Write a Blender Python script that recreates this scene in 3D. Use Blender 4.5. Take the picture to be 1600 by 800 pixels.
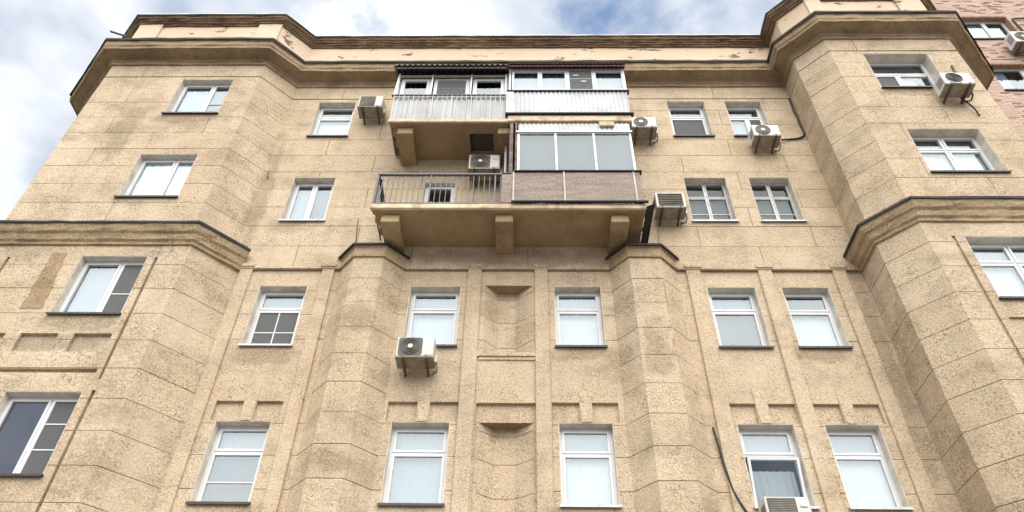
import bpy, math, random
from mathutils import Vector, Matrix, noise as mnoise
random.seed(7)
for o in list(bpy.data.objects): bpy.data.objects.remove(o)
SC = bpy.context.scene
COL = SC.collection

# ------------------------------------------------------------------ camera
PITCH, ROLL, YAW = 0.75671753, 0.01855588, -0.02391062
fwd = Vector((math.sin(YAW)*math.cos(PITCH), math.cos(YAW)*math.cos(PITCH), math.sin(PITCH)))
right = Vector((math.cos(YAW), -math.sin(YAW), 0)); up = right.cross(fwd)
r2 = math.cos(ROLL)*right + math.sin(ROLL)*up; u2 = -math.sin(ROLL)*right + math.cos(ROLL)*up
cam_d = bpy.data.cameras.new('camera'); cam = bpy.data.objects.new('camera', cam_d); COL.objects.link(cam)
cam_d.sensor_width = 36; cam_d.lens = 1155/1600*36; cam_d.clip_start = 0.05; cam_d.clip_end = 3000
cam.matrix_world = Matrix(((r2.x, u2.x, -fwd.x, 0), (r2.y, u2.y, -fwd.y, -11.3), (r2.z, u2.z, -fwd.z, 1.6), (0, 0, 0, 1)))
SC.camera = cam

# ------------------------------------------------------------------ world, sun, exposure
SUN_EL, SUN_AZ = 52.0, -10.0         # elevation; azimuth off the facade's outward normal (positive to the photo's left)
W = bpy.data.worlds.new('World'); SC.world = W; W.use_nodes = True
nt = W.node_tree; nt.nodes.clear()
def wn(t, **k):
    n = nt.nodes.new(t)
    for a, b in k.items(): setattr(n, a, b)
    return n
out = wn('ShaderNodeOutputWorld'); bg = wn('ShaderNodeBackground'); bg.inputs['Strength'].default_value = 0.095
sky = wn('ShaderNodeTexSky', sky_type='NISHITA', sun_disc=False)
sky.sun_elevation = math.radians(SUN_EL); sky.sun_rotation = math.radians(180+SUN_AZ); sky.air_density = 1.5; sky.dust_density = 0.2; sky.ozone_density = 3.0
tc = wn('ShaderNodeTexCoord')
mp = wn('ShaderNodeMapping'); mp.inputs['Scale'].default_value = (1.0, 1.0, 1.7); mp.inputs['Location'].default_value = (-2.0963, 0.8092, 2.2083)
n1 = wn('ShaderNodeTexNoise'); n1.inputs['Scale'].default_value = 4.2; n1.inputs['Detail'].default_value = 9; n1.inputs['Roughness'].default_value = 0.56; n1.inputs['Distortion'].default_value = 0.25
rp = wn('ShaderNodeValToRGB'); rp.color_ramp.elements[0].position = 0.265; rp.color_ramp.elements[1].position = 0.395
n2 = wn('ShaderNodeTexNoise'); n2.inputs['Scale'].default_value = 6.5; n2.inputs['Detail'].default_value = 7
rc = wn('ShaderNodeValToRGB')
rc.color_ramp.elements[0].position = 0.36; rc.color_ramp.elements[0].color = (2.85, 3.25, 3.95, 1)
rc.color_ramp.elements[1].position = 0.64; rc.color_ramp.elements[1].color = (5.6, 5.75, 6.0, 1)
mx = wn('ShaderNodeMix', data_type='RGBA')
L = nt.links.new
L(tc.outputs['Generated'], mp.inputs['Vector']); L(mp.outputs[0], n1.inputs['Vector']); L(mp.outputs[0], n2.inputs['Vector'])
L(n1.outputs['Fac'], rp.inputs[0]); L(n2.outputs['Fac'], rc.inputs[0])
L(rp.outputs[0], mx.inputs['Factor']); L(sky.outputs[0], mx.inputs['A']); L(rc.outputs[0], mx.inputs['B'])
L(mx.outputs['Result'], bg.inputs['Color']); L(bg.outputs[0], out.inputs[0])

sl = bpy.data.lights.new('sun', 'SUN'); sl.energy = 3.0; sl.angle = math.radians(84); sl.color = (1.0, 0.955, 0.88)
so = bpy.data.objects.new('sun', sl); COL.objects.link(so); so.location = (-5, -20, 40)
sd = Vector((-math.sin(math.radians(SUN_AZ))*math.cos(math.radians(SUN_EL)), -math.cos(math.radians(SUN_AZ))*math.cos(math.radians(SUN_EL)), math.sin(math.radians(SUN_EL))))
so.rotation_euler = sd.to_track_quat('Z', 'Y').to_euler()
vs = SC.view_settings
vs.view_transform = 'Standard'; vs.look = 'None'; vs.gamma = 1; vs.use_curve_mapping = False
vs.exposure = 1.05
SC.render.engine = 'CYCLES'
SC.cycles.max_bounces = 8; SC.cycles.transparent_max_bounces = 12

# ------------------------------------------------------------------ materials
MATS = {}
class NT:
    def __init__(s, name):
        s.m = bpy.data.materials.new(name); s.m.use_nodes = True; s.t = s.m.node_tree
        s.b = s.t.nodes['Principled BSDF']; s.o = s.t.nodes['Material Output']; MATS[name] = s.m
        s.tc = None
    def n(s, typ, **k):
        x = s.t.nodes.new(typ)
        for a, b in k.items():
            if a[0] == '_': x.inputs[a[1:].replace('_', ' ')].default_value = b
            else: setattr(x, a, b)
        return x
    def l(s, a, b): s.t.links.new(a, b)
    def co(s, scale=(1, 1, 1)):
        if not s.tc: s.tc = s.n('ShaderNodeTexCoord')
        if scale == (1, 1, 1): return s.tc.outputs['Object']
        m = s.n('ShaderNodeMapping'); m.inputs['Scale'].default_value = scale
        s.l(s.tc.outputs['Object'], m.inputs[0]); return m.outputs[0]
    def noise(s, scale, detail=4, rough=0.5, vec=(1, 1, 1), dist=0):
        x = s.n('ShaderNodeTexNoise', _Scale=scale, _Detail=detail, _Roughness=rough, _Distortion=dist)
        s.l(s.co(vec), x.inputs['Vector']); return x.outputs['Fac']
    def ramp(s, fac, *stops):
        r = s.n('ShaderNodeValToRGB'); e = r.color_ramp.elements
        while len(e) < len(stops): e.new(0.5)
        for i, (p, c) in enumerate(stops):
            e[i].position = p; e[i].color = (c, c, c, 1) if isinstance(c, (int, float)) else (*c, 1)
        s.l(fac, r.inputs[0]); return r.outputs[0]
    def mix(s, fac, a, b, mode='MIX'):
        x = s.n('ShaderNodeMix', data_type='RGBA', blend_type=mode)
        for v, k in ((fac, 'Factor'), (a, 'A'), (b, 'B')):
            if hasattr(v, 'links') or hasattr(v, 'is_linked'): s.l(v, x.inputs[k])
            elif k == 'Factor': x.inputs[k].default_value = v
            else: x.inputs[k].default_value = (*v, 1)
        return x.outputs['Result']
    def bump(s, h, strength, dist):
        x = s.n('ShaderNodeBump', _Strength=strength, _Distance=dist); s.l(h, x.inputs['Height']); s.l(x.outputs[0], s.b.inputs['Normal'])
    def col(s, c):
        if hasattr(c, 'is_linked'): s.l(c, s.b.inputs['Base Color'])
        else: s.b.inputs['Base Color'].default_value = (*c, 1)
    def set(s, **k):
        for a, v in k.items(): s.b.inputs[a.replace('_', ' ')].default_value = v
        return s

def stucco(name, light, dark, grain, speck=0.5, bump=0.9, streak=0.35, stains_and_shade=()):
    m = NT(name); m.set(Roughness=0.93, Specular_IOR_Level=0.15)
    big = m.ramp(m.noise(0.42, 6, 0.62), (0.36, 0), (0.66, 1))
    base = m.mix(big, light, dark)
    pale = m.ramp(m.noise(0.8, 8, 0.7, (1.0, 1.0, 1.6)), (0.30, 0.7), (0.45, 0)); base = m.mix(pale, base, tuple(min(0.8, v*1.14) for v in light))
    oi = m.n('ShaderNodeObjectInfo'); base = m.mix(m.ramp(oi.outputs['Random'], (0.0, 0.0), (1.0, 0.30)), base, tuple(v*0.86 for v in dark))      # batches of plaster differ from block to block
    # brown dirt that has washed into the plaster in blotches and runs
    bl = m.ramp(m.noise(1.05, 9, 0.68, (0.8, 0.8, 1.25)), (0.49, 0), (0.66, 0.80)); base = m.mix(bl, base, tuple(v*0.66 for v in dark))
    st = m.ramp(m.noise(1.0, 6, 0.62, (3.2, 3.2, 0.30)), (0.50, 0), (0.74, streak)); base = m.mix(st, base, tuple(v*0.62 for v in dark))
    if stains_and_shade:      # old wall staining, dark corner bands and painted balcony shade, each with a place and ragged shape of its own (x, z, half width, half height)
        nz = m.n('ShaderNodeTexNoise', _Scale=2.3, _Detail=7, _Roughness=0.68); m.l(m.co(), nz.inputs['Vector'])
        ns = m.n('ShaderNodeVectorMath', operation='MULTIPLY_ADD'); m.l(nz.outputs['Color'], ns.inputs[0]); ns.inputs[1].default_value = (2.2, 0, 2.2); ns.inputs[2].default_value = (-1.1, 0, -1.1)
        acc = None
        for (x, z, rx, rz) in stains_and_shade:
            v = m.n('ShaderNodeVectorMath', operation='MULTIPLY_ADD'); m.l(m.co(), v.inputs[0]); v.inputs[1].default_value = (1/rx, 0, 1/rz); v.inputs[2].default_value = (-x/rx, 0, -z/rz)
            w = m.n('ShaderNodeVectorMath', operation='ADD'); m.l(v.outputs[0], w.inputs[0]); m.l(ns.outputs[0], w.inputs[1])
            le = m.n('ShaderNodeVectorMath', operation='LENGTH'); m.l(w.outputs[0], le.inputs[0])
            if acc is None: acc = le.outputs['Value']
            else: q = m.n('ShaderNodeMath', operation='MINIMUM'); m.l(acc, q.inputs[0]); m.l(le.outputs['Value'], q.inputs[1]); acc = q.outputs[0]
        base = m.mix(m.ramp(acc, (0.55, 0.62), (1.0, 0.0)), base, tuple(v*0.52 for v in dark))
    fine = m.noise(34, 5, 0.74, dist=0.4); mid = m.noise(13, 5, 0.66, dist=0.5)
    dens = m.ramp(m.noise(1.6, 6, 0.66), (0.37, 0.14), (0.62, 1.0))
    def mul(x, y):
        q = m.n('ShaderNodeMath', operation='MULTIPLY'); m.l(x, q.inputs[0])
        if hasattr(y, 'is_linked'): m.l(y, q.inputs[1])
        else: q.inputs[1].default_value = y
        return q.outputs[0]
    base = m.mix(mul(mul(m.ramp(mid, (0.53, 0), (0.70, 1)), dens), speck*0.55), base, grain)
    base = m.mix(mul(mul(m.ramp(fine, (0.52, 0), (0.61, 1)), dens), speck), base, grain)
    base = m.mix(m.ramp(fine, (0.33, 0.7), (0.46, 0)), base, tuple(min(0.8, v*1.2) for v in light))
    m.col(base)
    ad = m.n('ShaderNodeMath', operation='ADD'); m.l(fine, ad.inputs[0]); m.l(mid, ad.inputs[1])
    m.bump(mul(ad.outputs[0], -1.0), bump, 0.035)
    return m.m
TAN = (0.705, 0.574, 0.422)
STAINS_AND_SHADE = [(-8.2, 9.86, 1.25, 0.26), (-8.2, 16.14, 1.15, 0.20), (-9.55, 15.6, 0.40, 1.3), (-8.4, 9.45, 1.3, 0.22), (-3.2, 10.3, 0.42, 0.50), (-3.15, 7.36, 0.34, 0.30), (9.2, 16.2, 1.5, 0.18),
          (6.72, 9.4, 0.22, 2.6), (5.65, 9.76, 0.75, 0.18), (1.05, 9.78, 0.70, 0.20), (-6.02, 14.2, 0.22, 2.6), (-0.3, 12.2, 2.9, 0.28), (2.4, 9.6, 0.35, 0.8), (-4.9, 9.7, 0.7, 0.2)]  # the wide one below the balcony is its cast shade, painted in
M_wall = stucco('tan_stucco', TAN, (0.60, 0.467, 0.322), (0.19, 0.124, 0.07), 0.9, stains_and_shade=STAINS_AND_SHADE)
M_corn = stucco('cornice_stucco', (0.52, 0.395, 0.26), (0.37, 0.265, 0.165), (0.12, 0.08, 0.045), 0.7, 1.0, 0.5)
M_corn2 = stucco('bay_cornice_stucco', (0.62, 0.48, 0.315), (0.46, 0.335, 0.205), (0.16, 0.105, 0.058), 0.85, 1.0, 0.4)
M_patch = stucco('patch_stucco', (0.50, 0.375, 0.235), (0.41, 0.30, 0.18), (0.15, 0.10, 0.055), 0.95, 1.0, 0.3)
M_lite = stucco('pale_patch_stucco', (0.66, 0.51, 0.32), (0.56, 0.42, 0.25), (0.25, 0.17, 0.09), 0.6)
M_cope = stucco('weathered_coping', (0.42, 0.30, 0.19), (0.20, 0.135, 0.09), (0.04, 0.027, 0.02), 0.95, 1.0, 0.6)

m = NT('parapet_paint'); m.set(Roughness=0.85, Specular_IOR_Level=0.2)
c = m.mix(m.ramp(m.noise(0.9, 4, 0.6), (0.35, 0), (0.7, 1)), (0.66, 0.525, 0.385), (0.57, 0.445, 0.315))
fl = m.ramp(m.noise(2.1, 6, 0.62, (0.7, 0.7, 1.5)), (0.605, 0), (0.62, 1))
c = m.mix(fl, c, (0.16, 0.125, 0.10)); sp = m.ramp(m.noise(9, 4, 0.6), (0.68, 0), (0.71, 0.8)); c = m.mix(sp, c, (0.2, 0.13, 0.09)); m.col(c)
m.bump(m.noise(25, 4, 0.6), 0.35, 0.01); M_para = m.m

def simple(name, col, rough=0.5, metal=0.0, var=0.0, vscale=6.0, dirt=None, bump=0.0, spec=0.5, vec=(1, 1, 1)):
    m = NT(name); m.set(Roughness=rough, Metallic=metal, Specular_IOR_Level=spec)
    if var or dirt:
        f = m.ramp(m.noise(vscale, 5, 0.6, vec), (0.4, 0), (0.72, 1))
        d = dirt if dirt else tuple(v*(1-var) for v in col)
        m.col(m.mix(f, col, d))
    else: m.col(col)
    if bump: m.bump(m.noise(vscale*4, 4, 0.6), bump, 0.01)
    return m.m
M_pvc = simple('white_plastic', (0.66, 0.67, 0.68), 0.35, var=0.12, vscale=3)
M_sash = simple('aged_white_paint', (0.56, 0.56, 0.54), 0.5, var=0.25, vscale=5)
M_reveal = simple('whitewashed_plaster', (0.68, 0.64, 0.575), 0.9, dirt=(0.48, 0.41, 0.33), vscale=4.5, bump=0.3, spec=0.1)
M_sill_d = simple('dark_metal_sill', (0.055, 0.045, 0.042), 0.5, 0.3, var=0.3)
M_sill_w = simple('grey_metal_sill', (0.42, 0.43, 0.44), 0.45, 0.4, var=0.3)
M_flash = simple('black_roof_metal', (0.014, 0.014, 0.017), 0.75, 0.0, var=0.3)
M_zinc = simple('zinc_sheet', (0.40, 0.42, 0.44), 0.5, 0.5, var=0.3, vscale=2)
M_rail = simple('blue_grey_paint', (0.075, 0.09, 0.12), 0.5, 0.1, dirt=(0.13, 0.09, 0.07), vscale=9)
M_whitemetal = simple('white_sheet_metal', (0.46, 0.48, 0.49), 0.45, 0.0, dirt=(0.31, 0.31, 0.30), vscale=1.6, vec=(1.4, 1.4, 0.6))
M_plank = simple('white_siding', (0.52, 0.54, 0.555), 0.45, 0.0, dirt=(0.34, 0.345, 0.35), vscale=1.4)
M_alu = simple('aluminium_frame', (0.58, 0.60, 0.62), 0.4, 0.35, var=0.15)
M_redroof = simple('red_corrugated_roof', (0.085, 0.018, 0.022), 0.5, 0.1, var=0.4)
M_blkroof = simple('black_corrugated_roof', (0.028, 0.024, 0.026), 0.6, 0.1, var=0.4)
M_rust = simple('rusty_steel', (0.11, 0.065, 0.045), 0.8, 0.1, dirt=(0.27, 0.22, 0.19), vscale=6)
M_iron = simple('dark_iron_bracket', (0.10, 0.075, 0.06), 0.7, 0.2, dirt=(0.19, 0.12, 0.08), vscale=12)
M_ac = simple('beige_white_casing', (0.56, 0.55, 0.51), 0.4, 0, dirt=(0.52, 0.49, 0.42), vscale=4)
M_ac2 = simple('white_casing', (0.63, 0.64, 0.64), 0.35, 0, var=0.12, vscale=4)
M_acbot = simple('galvanised_underside', (0.30, 0.27, 0.215), 0.6, 0.15, dirt=(0.15, 0.12, 0.085), vscale=7)
M_grille = simple('dark_grille', (0.062, 0.055, 0.048), 0.55, 0, dirt=(0.10, 0.085, 0.065), vscale=14)
M_black = simple('black_plastic', (0.015, 0.014, 0.014), 0.5)
M_cable = simple('black_cable', (0.012, 0.012, 0.013), 0.6)
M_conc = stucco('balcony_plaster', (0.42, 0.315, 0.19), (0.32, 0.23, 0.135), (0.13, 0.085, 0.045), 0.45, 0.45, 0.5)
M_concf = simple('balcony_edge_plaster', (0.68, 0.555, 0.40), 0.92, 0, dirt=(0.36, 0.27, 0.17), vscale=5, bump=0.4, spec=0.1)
M_pink = simple('faded_pink_print', (0.62, 0.42, 0.55), 0.5)
M_blue = simple('dark_teal_print', (0.03, 0.13, 0.20), 0.5)
M_grey = simple('grey_print', (0.30, 0.31, 0.32), 0.5)
M_room = simple('dim_room', (0.12, 0.115, 0.11), 0.9)
M_hose = simple('pipe_insulation', (0.35, 0.32, 0.28), 0.8, var=0.5, vscale=9)
M_bars = simple('thin_pale_steel', (0.40, 0.40, 0.40), 0.5, 0.1, dirt=(0.3, 0.22, 0.18), vscale=8)
M_board = simple('raw_board', (0.52, 0.42, 0.30), 0.8, var=0.3)

m = NT('rust_stain'); m.set(Roughness=0.9); m.col(m.mix(m.ramp(m.noise(14, 5, 0.7), (0.4, 0), (0.6, 1)), (0.40, 0.15, 0.05), (0.46, 0.31, 0.18))); M_ruststain = m.m
m = NT('weathered_brown_sheet'); m.set(Roughness=0.7)
f = m.ramp(m.noise(4, 6, 0.7, (0.5, 0.5, 3.0)), (0.38, 0), (0.66, 1)); f2 = m.ramp(m.noise(26, 4, 0.7), (0.45, 0), (0.68, 0.8))
m.col(m.mix(f2, m.mix(f, (0.145, 0.095, 0.07), (0.255, 0.19, 0.15)), (0.35, 0.305, 0.265))); m.bump(m.noise(30, 3, 0.6), 0.3, 0.01); M_brown = m.m

def glass(name, ior, tint=(0.93, 0.96, 0.97), wav=0.12, refl=(0.86, 0.94, 1.0)):
    m = NT(name); t = m.t; t.nodes.remove(m.b)
    tr = m.n('ShaderNodeBsdfTransparent'); tr.inputs[0].default_value = (*tint, 1)
    gl = m.n('ShaderNodeBsdfGlossy'); gl.inputs['Roughness'].default_value = 0.015; gl.inputs['Color'].default_value = (*refl, 1)
    fr = m.n('ShaderNodeFresnel', _IOR=ior); mixs = m.n('ShaderNodeMixShader')
    bu = m.n('ShaderNodeBump', _Strength=wav, _Distance=0.02); x = m.n('ShaderNodeTexNoise', _Scale=2.2, _Detail=2); m.l(m.co(), x.inputs['Vector']); m.l(x.outputs['Fac'], bu.inputs['Height'])
    m.l(bu.outputs[0], gl.inputs['Normal'])
    ge = m.n('ShaderNodeNewGeometry'); om = m.n('ShaderNodeMath', operation='SUBTRACT'); om.inputs[0].default_value = 1.0; m.l(ge.outputs['Backfacing'], om.inputs[1])
    mu = m.n('ShaderNodeMath', operation='MULTIPLY'); m.l(fr.outputs[0], mu.inputs[0]); m.l(om.outputs[0], mu.inputs[1])
    m.l(mu.outputs[0], mixs.inputs[0]); m.l(tr.outputs[0], mixs.inputs[1]); m.l(gl.outputs[0], mixs.inputs[2]); m.l(mixs.outputs[0], m.o.inputs[0])
    return m.m
M_glass = glass('double_glazing', 2.05); M_glass3 = glass('old_thin_glazing', 1.45); M_glass2 = glass('tinted_glazing', 2.6, (0.55, 0.58, 0.65), refl=(0.78, 0.83, 0.98)); M_glass1 = glass('single_glazing', 1.8)
def cloth(name, col, trans=0.45):
    m = NT(name); t = m.t; t.nodes.remove(m.b)
    d = m.n('ShaderNodeBsdfDiffuse'); d.inputs[0].default_value = (*col, 1); e = m.n('ShaderNodeBsdfTranslucent'); e.inputs[0].default_value = (*col, 1)
    s = m.n('ShaderNodeMixShader'); s.inputs[0].default_value = trans; m.l(d.outputs[0], s.inputs[1]); m.l(e.outputs[0], s.inputs[2]); m.l(s.outputs[0], m.o.inputs[0]); return m.m
M_curt = cloth('white_curtain', (0.25, 0.295, 0.335), 0.15); M_curtw = cloth('bright_white_curtain', (0.46, 0.49, 0.52), 0.15); M_curtg = cloth('grey_blind', (0.085, 0.095, 0.10), 0.15)
M_film = simple('plastic_film', (0.33, 0.365, 0.40), 0.22)
m = NT('insect_screen'); t = m.t; t.nodes.remove(m.b)
tr = m.n('ShaderNodeBsdfTransparent'); d = m.n('ShaderNodeBsdfDiffuse'); d.inputs[0].default_value = (0.17, 0.175, 0.175, 1); s = m.n('ShaderNodeMixShader'); s.inputs[0].default_value = 0.5
m.l(tr.outputs[0], s.inputs[1]); m.l(d.outputs[0], s.inputs[2]); m.l(s.outputs[0], m.o.inputs[0]); M_net = m.m

m = NT('pink_brick'); m.set(Roughness=0.9, Specular_IOR_Level=0.15)
g = m.n('ShaderNodeNewGeometry'); rnd = g.outputs['Random Per Island']
c = m.ramp(rnd, (0.0, (0.46, 0.335, 0.275)), (0.28, (0.54, 0.41, 0.34)), (0.6, (0.48, 0.36, 0.295)), (0.80, (0.58, 0.445, 0.37)), (0.85, (0.17, 0.115, 0.095)), (1.0, (0.26, 0.165, 0.13)))
m.col(m.mix(m.ramp(m.noise(30, 4, 0.7), (0.45, 0), (0.7, 0.6)), c, (0.36, 0.22, 0.16))); m.bump(m.noise(40, 3, 0.6), 0.4, 0.01); M_brick = m.m
M_brickw = simple('brick_wall_far', (0.50, 0.34, 0.255), 0.9, var=0.3, vscale=9)
M_soldier = simple('orange_brick', (0.36, 0.21, 0.13), 0.9, var=0.35, vscale=9, bump=0.3)
M_mortar = simple('mortar', (0.50, 0.43, 0.36), 0.95, var=0.3, vscale=8)
M_ground = simple('courtyard_asphalt', (0.17, 0.165, 0.155), 0.95, var=0.3, vscale=0.8, bump=0.2)

# ------------------------------------------------------------------ mesh helpers
class MB:
    def __init__(s): s.v = []; s.f = []
    def add(s, vs, fs):
        b = len(s.v); s.v += [tuple(p) for p in vs]; s.f += [tuple(b+i for i in f) for f in fs]; return s
    def box(s, x0, x1, y0, y1, z0, z1):
        return s.add([(x0,y0,z0),(x1,y0,z0),(x1,y1,z0),(x0,y1,z0),(x0,y0,z1),(x1,y0,z1),(x1,y1,z1),(x0,y1,z1)],
                     [(0,3,2,1),(4,5,6,7),(0,1,5,4),(1,2,6,5),(2,3,7,6),(3,0,4,7)])
    def bevbox(s, x0, x1, y0, y1, z0, z1, b=0.012):
        # box with chamfered vertical and horizontal front edges (front = -y)
        ring = lambda y, i: [(x0+i, y, z0+i), (x1-i, y, z0+i), (x1-i, y, z1-i), (x0+i, y, z1-i)]
        v = ring(y0, b) + ring(y0+b, 0) + ring(y1, 0)
        f = [(0,1,2,3)]
        for a in (0, 4):
            for i in range(4): f.append((a+4+i, a+4+(i+1)%4, a+(i+1)%4, a+i))
        f.append((11,10,9,8)); return s.add(v, f)
    def bar(s, a, b, w, h=None):
        a = Vector(a); b = Vector(b); d = (b-a).normalized(); h = h or w
        r = d.cross(Vector((0,0,1)));
        if r.length < 1e-3: r = Vector((1,0,0))
        r.normalize(); u = r.cross(d)
        v = [p + sx*r*w/2 + sz*u*h/2 for p in (a, b) for sx, sz in ((-1,-1),(1,-1),(1,1),(-1,1))]
        return s.add(v, [(0,3,2,1),(4,5,6,7),(0,1,5,4),(1,2,6,5),(2,3,7,6),(3,0,4,7)])
    def tube(s, pts, r, n=8):
        pts = [Vector(p) for p in pts]; vs = []; fs = []
        for i, p in enumerate(pts):
            d = (pts[min(i+1, len(pts)-1)] - pts[max(i-1, 0)]).normalized()
            a = d.cross(Vector((0.3, 0.2, 1))).normalized(); b = d.cross(a)
            rr = r if not isinstance(r, (list, tuple)) else r[i]
            vs += [p + rr*(math.cos(2*math.pi*k/n)*a + math.sin(2*math.pi*k/n)*b) for k in range(n)]
        for i in range(len(pts)-1):
            for k in range(n): fs.append((i*n+k, i*n+(k+1)%n, (i+1)*n+(k+1)%n, (i+1)*n+k))
        fs.append(tuple(range(n))[::-1]); fs.append(tuple((len(pts)-1)*n+k for k in range(n)))
        return s.add(vs, fs)
    def disc(s, cx, y, cz, r0, r1, n=32, th=0.01):
        # flat ring (or disc if r0=0) facing -y
        vs = []; fs = []
        for k in range(n):
            c, q = math.cos(2*math.pi*k/n), math.sin(2*math.pi*k/n)
            vs += [(cx+r0*c, y, cz+r0*q), (cx+r1*c, y, cz+r1*q), (cx+r1*c, y+th, cz+r1*q), (cx+r0*c, y+th, cz+r0*q)]
        for k in range(n):
            a, b = 4*k, 4*((k+1)%n)
            fs += [(a, b, b+1, a+1), (a+1, b+1, b+2, a+2)]
            if r0 > 0: fs.append((a, a+3, b+3, b))
        return s.add(vs, fs)
def O(name, mb, mat, parent=None, smooth=False):
    me = bpy.data.meshes.new(name); me.from_pydata([tuple(v) for v in mb.v], [], mb.f); me.update()
    me.materials.append(mat)
    if smooth:
        for p in me.polygons: p.use_smooth = True
    o = bpy.data.objects.new(name, me); COL.objects.link(o)
    if parent: o.parent = parent
    return o
def E_(name, loc=(0, 0, 0), parent=None):
    o = bpy.data.objects.new(name, None); COL.objects.link(o); o.location = loc; o.empty_display_size = 0.2
    if parent: o.parent = parent
    return o
def tag(o, label=None, cat=None, group=None, kind=None):
    if label: o['label'] = label
    if cat: o['category'] = cat
    if group: o['group'] = group
    if kind: o['kind'] = kind
    return o

def mitre(path):
    segs = []
    for a, b in zip(path, path[1:]):
        dx, dy = b[0]-a[0], b[1]-a[1]; l = math.hypot(dx, dy); segs.append((dy/l, -dx/l))
    ms = []
    for i in range(len(path)):
        if i == 0: ms.append(segs[0])
        elif i == len(path)-1: ms.append(segs[-1])
        else:
            a, b = segs[i-1], segs[i]; k = 1 + a[0]*b[0] + a[1]*b[1]; ms.append(((a[0]+b[0])/k, (a[1]+b[1])/k))
    return ms
def sweep(path, prof, step=None, jit=0.0, seed=0, mb=None):
    """profile (outward offset, z) swept along a plan polyline that runs left to right"""
    mb = mb or MB(); ms = mitre(path); pts = []
    for i, p in enumerate(path):
        pts.append((p, ms[i]))
        if step and i < len(path)-1:
            q = path[i+1]; l = math.hypot(q[0]-p[0], q[1]-p[1]); n = int(l/step)
            ang = (q[0]-p[0])/l, (q[1]-p[1])/l; nn = (ang[1], -ang[0])
            for k in range(1, n): t = k/n; pts.append(((p[0]+(q[0]-p[0])*t, p[1]+(q[1]-p[1])*t), nn))
    n = len(prof); vs = []; fs = []
    for i, (p, m_) in enumerate(pts):
        for j, (d, z) in enumerate(prof):
            dd = dz = 0
            if jit and 0 < j < n-1:
                h = Vector((p[0]*3.1, p[1]*3.1+j*7.3, seed+j*1.7)); dd = jit*mnoise.noise(h)*1.6; dz = jit*mnoise.noise(h+Vector((9, 4, 2)))
            vs.append((p[0]+m_[0]*(d+dd), p[1]+m_[1]*(d+dd), z+dz))
    for i in range(len(pts)-1):
        for j in range(n-1): fs.append((i*n+j, (i+1)*n+j, (i+1)*n+j+1, i*n+j+1))
    fs.append(tuple(range(n))); fs.append(tuple((len(pts)-1)*n+j for j in range(n))[::-1])
    return mb.add(vs, fs)

class Plane:
    """a vertical wall plane from plan point a to plan point b (left to right), u measured from a"""
    def __init__(s, a, b):
        l = math.hypot(b[0]-a[0], b[1]-a[1]); s.a = a; s.len = l; s.u = ((b[0]-a[0])/l, (b[1]-a[1])/l); s.n = (s.u[1], -s.u[0])
    def p(s, u, z, d=0): return (s.a[0]+s.u[0]*u+s.n[0]*d, s.a[1]+s.u[1]*u+s.n[1]*d, z)
def sheet(pl, u0, u1, z0, z1, holes, d0, d1, split=False):
    """slab on a plane between outward offsets d1 (back) and d0 (front), rectangular holes left out"""
    us = sorted({u0, u1, *[min(max(h[i], u0), u1) for h in holes for i in (0, 1)]}); zs = sorted({z0, z1, *[min(max(h[i], z0), z1) for h in holes for i in (2, 3)]})
    cells = set()
    for i in range(len(us)-1):
        for j in range(len(zs)-1):
            cu, cz = (us[i]+us[i+1])/2, (zs[j]+zs[j+1])/2
            if not any(h[0] < cu < h[1] and h[2] < cz < h[3] for h in holes): cells.add((i, j))
    if not cells: return [] if split else None
    if split:
        out = []; todo = set(cells)
        while todo:
            comp = set(); st = [todo.pop()]
            while st:
                c = st.pop(); comp.add(c)
                for q in ((c[0]+1, c[1]), (c[0]-1, c[1]), (c[0], c[1]+1), (c[0], c[1]-1)):
                    if q in todo: todo.remove(q); st.append(q)
            out.append(cellmesh(pl, us, zs, comp, d0, d1))
        return out
    return cellmesh(pl, us, zs, cells, d0, d1)
def cellmesh(pl, us, zs, cells, d0, d1):
    idx = {}; mb = MB(); mb.cells = cells
    def V(i, j, k):
        if (i, j, k) not in idx: idx[(i, j, k)] = len(mb.v); mb.v.append(pl.p(us[i], zs[j], (d0, d1)[k]))
        return idx[(i, j, k)]
    for (i, j) in cells:
        mb.f.append((V(i,j,0), V(i+1,j,0), V(i+1,j+1,0), V(i,j+1,0)))
        for (di, dj, a, b) in ((0,-1,(i,j),(i+1,j)), (1,0,(i+1,j),(i+1,j+1)), (0,1,(i+1,j+1),(i,j+1)), (-1,0,(i,j+1),(i,j))):
            if (i+di, j+dj) not in cells: mb.f.append((V(*a,0), V(*a,1), V(*b,1), V(*b,0)))
    return mb

# ------------------------------------------------------------------ the setting
g = MB().add([(-900,-900,0),(900,-900,0),(900,900,0),(-900,900,0)], [(0,1,2,3)])
tag(O('ground', g, M_ground), kind='structure')

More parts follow.
